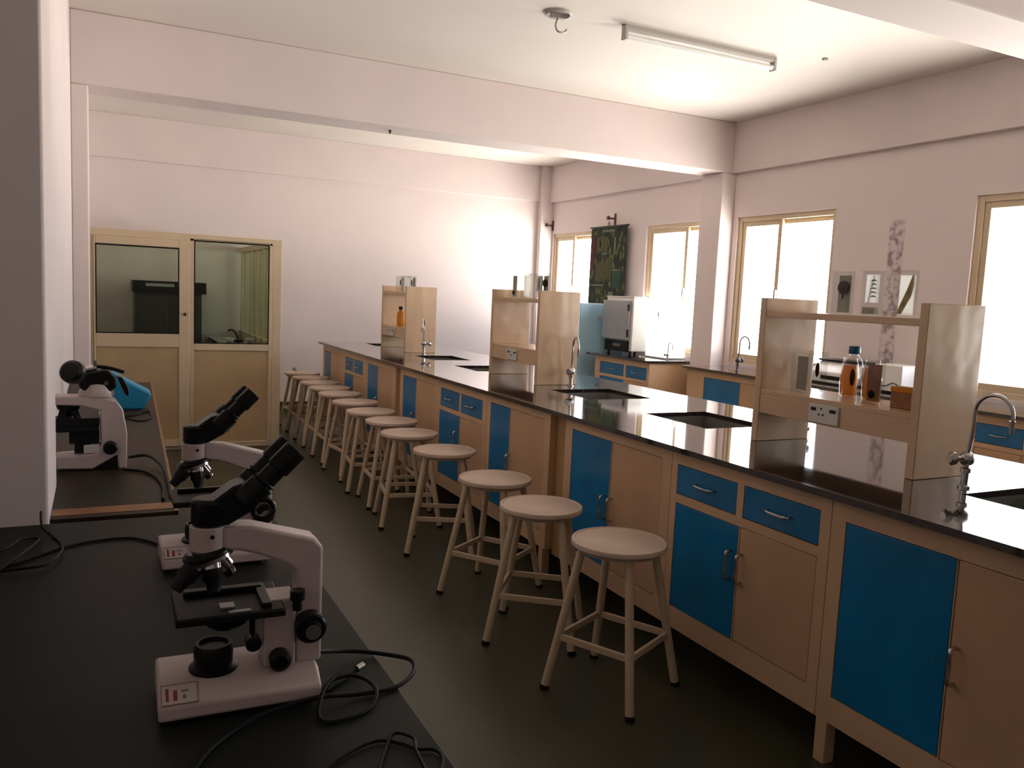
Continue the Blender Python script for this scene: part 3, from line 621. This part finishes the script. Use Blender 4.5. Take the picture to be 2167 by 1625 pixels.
    MB().lathe([(0.034, 0.046), (0.034, 0.052), (0.027, 0.056), (0.028, 0.078), (0.025, 0.086), (0.021, 0.086), (0.020, 0.081), (0.001, 0.081)], (-0.145, 0, 0), n=32).build('lamp', m_black, t)
    for sgn in (-1, 1):
        k = MB().lathe([(0.022, 0), (0.023, 0.004), (0.023, 0.020), (0.020, 0.023), (0.014, 0.0235), (0.0135, 0.034), (0.001, 0.035)], (-0.012, 0.022*sgn, 0.106), (0, sgn, 0), 28).build('focus_knob', m_black, t)
        MB().lathe([(0.0115, 0.0352), (0.0115, 0.0362)], (-0.012, 0.022*sgn, 0.106), (0, sgn, 0), 20).build('knob_disc', m_steel, k)
    MB().lathe([(0.0155, 0), (0.0155, 0.016), (0.010, 0.020)], (-0.056, -0.028, 0.062), (0, -1, 0), 20).build('tension_knob', m_black, t)
    MB().lathe([(0.0115, 0), (0.0115, 0.016), (0.008, 0.018)], (-0.092, -0.010, 0.086), (0, -1, 0), 20).cyl((-0.092, -0.010, 0.086), (-0.092, -0.010, 0.12), 0.004).build('condenser_knob', m_black, t)
    return t
scope('nearest white and black microscope, large in the left foreground', (0.292, 1.221, ZL), R(-1.5))
scope('second microscope, standing just behind the nearest one', (0.336, 1.872, ZL), R(0.5), ring=False)

# third microscope: trinocular head, round black eyecup
t = thing('trinocular_microscope', 'white trinocular microscope at the left, partly hidden by the wall corner', 'microscope', (0.078, 2.93, ZL), R(3))
b = MB(); b.prism([(-0.002, 0.0), (0.0, 0.115), (-0.012, 0.19), (-0.030, 0.218), (-0.060, 0.230), (-0.235, 0.238), (-0.240, 0.212), (-0.130, 0.206), (-0.078, 0.190), (-0.074, 0.085), (-0.085, 0.052), (-0.200, 0.048), (-0.200, 0.008), (-0.10, 0.004), (-0.030, 0.045), (-0.026, 0.0)], 'y', -0.045, 0.045)
b.build('stand', m_scope, t, bevel=0.005, seg=3)
MB().box(-0.130, -0.030, -0.040, 0.040, 0.002, 0.040).build('lamp_housing', m_blackm, t)
MB().lathe([(0.021, 0), (0.021, 0.018), (0.016, 0.024)], (-0.050, -0.045, 0.072), (0, -1, 0), 28).build('focus_knob', m_black, t)
MB().box(-0.225, -0.082, -0.050, 0.050, 0.125, 0.137).build('stage', m_blackm, t, bevel=0.002)
MB().lathe([(0.030, 0.212), (0.034, 0.200), (0.030, 0.190)], (-0.165, 0, 0)).build('turret', m_black, t)
for (dx, dy) in ((-0.4, -0.3), (0.45, -0.3), (0, 0.5)): MB().cyl((-0.165+dx*0.03, dy*0.03, 0.192), (-0.165+dx*0.07, dy*0.07, 0.150), 0.012, 0.009).build('objective', m_black, t)
MB().box(-0.165, -0.080, -0.03, 0.03, 0.085, 0.125).box(-0.150, -0.105, -0.03, 0.03, 0.055, 0.09).box(-0.210, -0.080, -0.035, 0.035, 0.137, 0.165).build('condenser_mount', m_blackm, t)
MB().box(-0.125, -0.078, -0.032, 0.02, 0.052, 0.080).build('lens_block', m_white, t, bevel=0.003)
hd = MB().lathe([(0.050, 0.232), (0.052, 0.244), (0.040, 0.270), (0.020, 0.280)], (-0.085, 0, 0)).build('head', m_scope, t)
MB().prism([(-0.135, 0.262), (-0.105, 0.240), (-0.055, 0.242), (-0.030, 0.262), (-0.030, 0.290), (-0.055, 0.318), (-0.100, 0.312), (-0.140, 0.290)], 'y', -0.035, 0.035).build('prism_box', m_black, t, bevel=0.005)
MB().lathe([(0.006, 0), (0.006, 0.004)], (-0.060, -0.036, 0.276), (0, -1, 0), 14).build('set_screw', m_chrome, t)
MB().prism([(-0.028, 0.296), (-0.012, 0.292), (0.006, 0.258), (0.006, 0.232), (-0.004, 0.236), (-0.014, 0.258)], 'y', -0.03, 0.03).build('rear_cover', m_black, t, bevel=0.003)
e = MB().lathe([(0.016, 0), (0.018, 0.02), (0.034, 0.028), (0.037, 0.040), (0.035, 0.058), (0.026, 0.068), (0.010, 0.071)], (-0.135, -0.015, 0.298), (-0.36, -0.78, 0.30), 28).build('eyecup', m_black, t)
MB().cyl((-0.125, 0.0, 0.312), (-0.085, 0, 0.320), 0.012).box(-0.095, -0.085, -0.01, 0.01, 0.31, 0.345).build('photo_tube', m_chrome, t)
MB().tube([(-0.09, 0.01, 0.325), (-0.05, 0.01, 0.320), (-0.005, 0.01, 0.306)], 0.006).build('lever', m_black, t)

# blue vinyl cover lying on the rear table
t = tag(MB().prism([(0.0, 0.002), (0.125, 0.0), (0.165, 0.070), (0.150, 0.085), (0.060, 0.135), (-0.005, 0.178), (-0.012, 0.110)], 'y', -0.07, 0.07, Matrix.Translation((0.058, 4.25, ZL))).build('dust_cover', m_bluecover, bevel=0.012, seg=3), 'bright blue vinyl dust cover lying on the rear table behind the microscope', 'cover')

# cables
def zc(pts, z=ZL): return [(x, y, z+h) for x, y, h in pts]
def cable(pts, rad, label, hs=None):
    P = [(x, y, ZL+0.004+(hs or {}).get(i, 0)) for i, (x, y) in enumerate(pts)]
    tag(MB().tube(P, rad, 10, 8).build('power_cable', m_rubber), label, 'cable')
cable([(0.300, 1.245), (0.345, 1.278), (0.384, 1.284), (0.430, 1.266), (0.456, 1.238), (0.453, 1.205), (0.431, 1.173), (0.397, 1.152), (0.345, 1.149), (0.300, 1.144), (0.266, 1.140), (0.231, 1.135), (0.195, 1.128), (0.151, 1.105), (0.116, 1.063), (0.091, 1.000), (0.08, 0.90)], 0.0036,
      'black power cable looping over the table edge beside the nearest microscope', {0: 0.035, 1: 0.015, 2: 0.006, 8: 0.002, 9: 0.010, 10: 0.012, 11: 0.010, 12: 0.006})
cable([(0.364, 1.223), (0.345, 1.214), (0.331, 1.203), (0.304, 1.184), (0.317, 1.192), (0.349, 1.195), (0.366, 1.166), (0.367, 1.132), (0.346, 1.104), (0.308, 1.089), (0.280, 1.092), (0.276, 1.115), (0.295, 1.155), (0.326, 1.185)], 0.0032,
      'small tangled cable loop at the foot of the nearest microscope', {0: 0.004, 4: 0.010, 5: 0.010, 6: 0.010, 7: 0.008, 11: 0.004, 12: 0.018, 13: 0.024})
tag(MB().cyl((0.362, 1.222, ZL+0.010), (0.375, 1.230, ZL+0.011), 0.0055).build('cable_plug', m_chrome), 'tiny bright metal plug end beside the tangled cable loop', 'plug')
cable([(0.20, 0.915), (0.239, 0.967), (0.291, 1.004), (0.333, 1.017), (0.361, 0.998), (0.374, 0.979), (0.396, 0.968), (0.398, 0.943), (0.374, 0.901)], 0.0025, 'thin cable snaking along the bottom of the picture on the front table')
cable([(0.30, 0.90), (0.309, 0.939), (0.338, 0.995), (0.358, 1.020), (0.376, 0.996), (0.369, 0.966), (0.367, 0.915)], 0.0023, 'thin cable crossing the snaking cable at the bottom picture edge', {2: 0.001, 3: 0.004, 4: 0.006, 5: 0.006})
cable([(0.150, 1.955), (0.100, 2.040), (0.057, 2.080), (-0.012, 2.077), (-0.070, 2.050), (-0.121, 2.001), (-0.17, 1.951), (-0.231, 1.911), (-0.32, 1.88)], 0.0033, 'long thin cable running left from the second microscope on the front table')
cable([(-0.129, 2.262), (-0.122, 2.187), (-0.099, 2.144), (-0.079, 2.076), (-0.078, 1.976), (-0.103, 1.907), (-0.149, 1.895), (-0.2, 1.922), (-0.241, 1.991), (-0.187, 2.057), (-0.162, 2.125), (-0.128, 2.135), (-0.133, 2.057), (-0.161, 1.949), (-0.21, 1.86)], 0.0030,
      'coiled cable below the left wall corner on the front table', {0: 0.03, 1: 0.012, 4: 0.008, 5: 0.008, 6: 0.008, 9: 0.004, 10: 0.004, 12: 0.008, 13: 0.013})
tag(MB().tube([(0.084, 2.94, ZL+0.025), (0.14, 2.93, ZL+0.03), (0.175, 2.82, ZL+0.02), (0.183, 2.66, ZL+0.008), (0.178, 2.45, ZL+0.005)], 0.0050, 10, 8).build('power_cable', m_rubber), 'upper black lead curving from the trinocular microscope', 'cable')
tag(MB().tube([(0.066, 2.84, ZL+0.006), (0.12, 2.80, ZL+0.006), (0.155, 2.70, ZL+0.006), (0.165, 2.56, ZL+0.006), (0.155, 2.42, ZL+0.006)], 0.0045, 10, 8).build('power_cable', m_rubber), 'lower black lead curving from the trinocular microscope', 'cable')
cable([(0.05, 3.93), (0.096, 3.975), (0.141, 3.996), (0.180, 4.08), (0.205, 4.10), (0.20, 3.90), (0.153, 3.831), (0.114, 3.900), (0.08, 3.95)], 0.0035, 'thin cable loop on the rear table below the blue cover')

# ------------------------------------------------------------------ wall counters under the windows
CX = 4.80
def wallslab(y0, y1, label, x0=CX): return tag(MB().box(x0, WX, y0, y1, 0.877, 0.899).build('granite_worktop', m_gran, smooth=False), label, 'worktop')
wallslab(0.9, 6.08, 'dark worktop along the wall under the two right windows')
def shortcab(label, y0, y1, doors, drawers=None, x0=CX+0.04):
    return cabinet(label, y0, y1, doors, drawers, legs=((0.02, y0+0.03), (0.02, y1-0.08), (0.44, y0+0.03), (0.44, y1-0.08)), x0=x0, depth=WX-x0-0.005, grp='blue and beige cabinets under the wall worktops')
shortcab('wall cabinet behind the left part of the nearest rack, with a blue door', 4.95, 6.05, [(5.345, 5.81, 'b', None, 0.82), (5.00, 5.341, 'c', None, 0.82)])
shortcab('wall cabinet seen between the shelves of the nearest rack', 3.75, 4.945, [(4.36, 4.88, 'b', 4.39, 0.67), (3.82, 4.356, 'c', 4.33, 0.67)], [(3.82, 4.33), (4.37, 4.88)])
shortcab('wall cabinet with a blue drawer at the right picture edge', 2.55, 3.745, [(2.94, 3.23, 'c', 3.2, 0.67), (2.64, 2.936, 'c', None, 0.67)], [(2.93, 3.23), (2.61, 2.90)])
wallslab(6.50, 7.62, 'short dark worktop in the far bay carrying the white oven', 4.715)
w2 = cabinet('drawer cabinet under the short worktop with two bright blue drawers', 6.52, 7.50, [(6.95, 7.40, 'b', None, 0.67), (6.56, 6.94, 'c', None, 0.67)], [(6.56, 6.915), (6.955, 7.40)], legs=((0.02, 6.55), (0.02, 7.42), (0.5, 6.55), (0.5, 7.42)), x0=4.755, depth=WX-4.76, grp='blue and beige cabinets under the wall worktops')
tap('tall grey swan-neck tap on the wall worktop, left of the nearest rack', 5.00, 5.57, R(-90), group=None, knob=R(100), s=0.95, mm=m_tapgrey)
tap('small chrome tap on the short worktop, right of the oven', 5.02, 6.60, R(-90), group=None, knob=R(200), s=0.55)

# white lab oven
t = thing('lab_oven', 'white bench oven with a grey door and dark control panel under the chart', 'oven', (4.90, 7.10, 0.899))
MB().box(0.03, 0.42, 0.0, 0.50, 0.045, 0.60).build('oven_body', m_white, t, bevel=0.006)
MB().box(0.025, 0.425, -0.006, 0.506, 0.60, 0.612).build('oven_top', m_white, t, bevel=0.003)
dd = MB().box(0.0, 0.03, 0.035, 0.53, 0.16, 0.565).build('oven_door', m_greyen, t, bevel=0.005)
MB().box(-0.012, 0.0, 0.02, 0.045, 0.46, 0.53).build('hinge', m_black, dd); MB().box(-0.012, 0.0, 0.02, 0.045, 0.19, 0.27).build('hinge', m_black, dd)
MB().cyl((0.01, 0.53, 0.37), (-0.02, 0.57, 0.37), 0.010).lathe([(0.014, 0), (0.014, 0.02)], (-0.02, 0.545, 0.37), (-1, 0.3, 0), 14).build('door_latch', m_greyen, dd)
cp = MB().box(0.0, 0.03, 0.04, 0.46, 0.035, 0.150).build('control_panel', m_black, t, bevel=0.003)
MB().box(-0.002, 0.0, 0.16, 0.30, 0.085, 0.115).build('display', m_greyp, cp)
for y in (0.10, 0.36, 0.41): MB().lathe([(0.012, 0), (0.010, 0.012)], (0, y, 0.09), (-1, 0, 0), 14).build('dial', m_darkcab, cp)
for (x, y) in ((0.04, 0.03), (0.04, 0.43), (0.38, 0.03), (0.38, 0.43)): MB().lathe([(0.014, 0), (0.014, 0.047)], (x, y, 0)).build('foot', m_black, t)
tag(MB().lathe([(0.012, 0), (0.012, 0.01), (0.004, 0.015)], (5.12, 7.12, 1.511)).build('vent_knob', m_steel), 'small dark vent knob standing on the top of the white oven', 'knob')
# white box beside the oven
t = thing('water_bath', 'large white box-shaped appliance washed out by the window, right of the oven', 'appliance', (5.08, 6.76, 0.899))
MB().box(0, 0.24, -0.06, 0.30, 0.01, 0.56).build('housing', m_translucent, t, bevel=0.01)  # housing made translucent to imitate the window glare washing it out
MB().box(0.005, 0.235, -0.055, 0.295, 0.0, 0.012).build('foot_plate', m_greyen, t)
MB().box(-0.006, 0.0, 0.10, 0.115, 0.42, 0.47).build('handle', m_greyen, t)
# fridge
t = thing('refrigerator', 'pale blue refrigerator in the far corner, left of the white oven', 'refrigerator', (4.62, 7.70, 0))
MB().box(0.04, 0.62, 0.0, 0.60, 0.03, 1.42).build('fridge_body', m_fridge, t, bevel=0.01)
dr = MB().box(0.0, 0.04, 0.0, 0.60, 0.06, 1.42).build('door', m_fridge, t, bevel=0.01)
MB().box(-0.025, 0.0, 0.05, 0.07, 0.85, 1.05).build('handle', m_white, dr)
MB().box(0.05, 0.60, 0.02, 0.58, 0.0, 0.03).build('plinth', m_black, t)

# equipment on the wall counter behind the nearest rack
t = thing('white_instrument', 'white box-shaped instrument on the wall worktop, seen through the nearest rack', 'instrument', (5.02, 3.93, 0.899))
MB().box(0, 0.26, 0.0, 0.23, 0.012, 0.20).build('housing', m_white, t, bevel=0.006)
MB().box(0.01, 0.25, 0.01, 0.22, 0.0, 0.012).build('foot_plate', m_black, t)
MB().tube([(-0.004, 0.20, 0.05), (-0.008, 0.12, 0.05), (-0.008, 0.06, 0.075), (-0.004, 0.0, 0.05)], 0.003).build('lead', m_black, t)
t = thing('grey_instrument', 'low pale instrument with dark stripes, left on the worktop behind the rack', 'instrument', (5.02, 4.35, 0.899))
MB().prism([(0, 0.01), (0.26, 0.01), (0.26, 0.17), (0.12, 0.17), (0, 0.09)], 'y', 0, 0.42).build('housing', m_white, t, bevel=0.008)
MB().box(0.10, 0.27, -0.01, 0.43, 0.17, 0.185).build('lid', m_black, t, bevel=0.003)
MB().box(-0.004, 0.0, 0.03, 0.30, 0.035, 0.065).build('keypad', m_black, t)
MB().box(0.01, 0.25, 0.01, 0.41, 0, 0.01).build('foot_plate', m_black, t)

# ------------------------------------------------------------------ wall chart, brackets
t = thing('wall_chart', 'dark green printed chart hanging between the two far windows', 'chart', (5.28, 8.19, 0))
ch = MB().box(0.0, 0.004, -0.375, 0.375, 1.40, 2.30).build('sheet', m_chart, t)
MB().cyl((0.0, -0.40, 2.305), (0.0, 0.40, 2.305), 0.010).build('top_rod', m_black, t); MB().cyl((0.0, -0.38, 1.395), (0.0, 0.38, 1.395), 0.008).build('bottom_rod', m_black, t)
MB().box(-0.002, 0.0, 0.27, 0.36, 1.82, 2.22).build('red_print', m_chartred, ch)
MB().box(-0.002, 0.0, -0.30, -0.12, 1.60, 1.78).build('green_print', m_chartgreen, ch)
MB().box(-0.002, 0.0, -0.13, 0.13, 2.245, 2.27).box(-0.002, 0.0, 0.16, 0.18, 2.08, 2.15).box(-0.002, 0.0, 0.0, 0.12, 1.99, 2.005).box(-0.002, 0.0, -0.16, -0.13, 1.98, 2.18)\
    .box(-0.002, 0, 0.05, 0.33, 1.625, 1.64).box(-0.002, 0, -0.28, -0.10, 1.80, 1.812).box(-0.002, 0, -0.16, -0.06, 1.45, 1.56).build('pale_print', m_chartpale, ch)
MB().box(-0.002, 0.0, 0.0, 0.24, 2.02, 2.19).box(-0.002, 0, 0.02, 0.24, 1.68, 1.90).box(-0.002, 0, -0.10, 0.02, 1.70, 1.95).box(-0.002, 0, 0.06, 0.10, 1.41, 1.60).build('olive_print', m_chartyel, ch)
MB().tube([(0, -0.02, 2.31), (0.0, 0, 2.36), (0.0, 0.02, 2.31)], 0.004).build('hanging_cord', m_bronze, t)
for (y, lb) in ((9.64, 'dark curtain-rod bracket beside the corner pillar, above the far window'), (8.17, 'dark curtain-rod bracket directly above the hanging chart')):
    t = thing('curtain_bracket', lb, 'bracket', (5.30, y, 2.40), 0, 'brown curtain brackets over the far windows')
    MB().box(0.038, 0.05, -0.014, 0.014, -0.07, 0.06).build('wall_plate', m_bronze, t, bevel=0.002)
    MB().cyl((0.04, 0, 0.0), (-0.05, 0, -0.005), 0.010).lathe([(0.022, 0), (0.026, 0.01), (0.022, 0.02)], (-0.04, 0, 0), (-1, 0, 0)).build('rod_cup', m_bronze, t)

# ------------------------------------------------------------------ ceiling fittings
ty = 4.46; tx0, tx1 = 2.90, 4.13
t = thing('tube_light', 'unlit fluorescent tube light on a batten under the ceiling', 'tube light', ((tx0+tx1)/2, ty, H))
hl = (tx1-tx0)/2
MB().prism([(-0.022, 0), (0.022, 0), (0.022, -0.022), (0.012, -0.034), (-0.012, -0.034), (-0.022, -0.022)], 'x', -hl, hl).build('batten', m_batten, t, bevel=0.002)
MB().cyl((-hl+0.02, -0.006, -0.066), (hl-0.02, -0.006, -0.066), 0.0165).build('tube', m_tube, t)
for s in (-1, 1): MB().box(s*(hl-0.010)-0.012, s*(hl-0.010)+0.012, -0.024, 0.022, -0.088, 0.0).build('end_holder', m_batten, t, bevel=0.004)
t = thing('ceiling_rose', 'round metal ceiling rose with a hanging fan hook, left of the tube light', 'ceiling fitting', (2.46, 4.50, H))
MB().lathe([(0.080, 0), (0.080, 0.012), (0.072, 0.016), (0.070, 0.004), (0.040, 0.003)], (0, 0, 0), (0, 0, -1), 28).build('rose', m_batten, t)
MB().box(-0.05, 0.05, -0.012, 0.012, -0.035, 0.0).build('cross_bar', m_steel, t, bevel=0.003)
MB().tube([(0.0, 0, -0.03), (-0.015, 0, -0.07), (0.0, 0, -0.105), (0.045, 0, -0.105), (0.06, 0, -0.085)], 0.005).build('hook', m_steel, t)
tag(MB().lathe([(0.022, 0), (0.018, 0.012), (0.006, 0.016)], (4.40, 4.27, H), (0, 0, -1), 18).build('ceiling_hook', m_batten), 'tiny ceiling fixing right of the tube light', 'ceiling fitting')
tag(MB().lathe([(0.012, 0), (0.010, 0.02), (0.003, 0.03)], (2.02, 6.30, ZB), (0, 0, -1), 14).build('beam_hook', m_bronze), 'small dark hook on the underside of the cross beam', 'hook')
tag(MB().prism([(2.02, 0.50), (2.05, 0.52), (2.13, 0.40), (2.19, 0.30), (2.17, 0.28), (2.09, 0.38)], 'y', 9.7485, 9.7495).build('wall_scuff', m_scuff), 'grey scuff mark on the far wall above the farthest stool', 'mark')
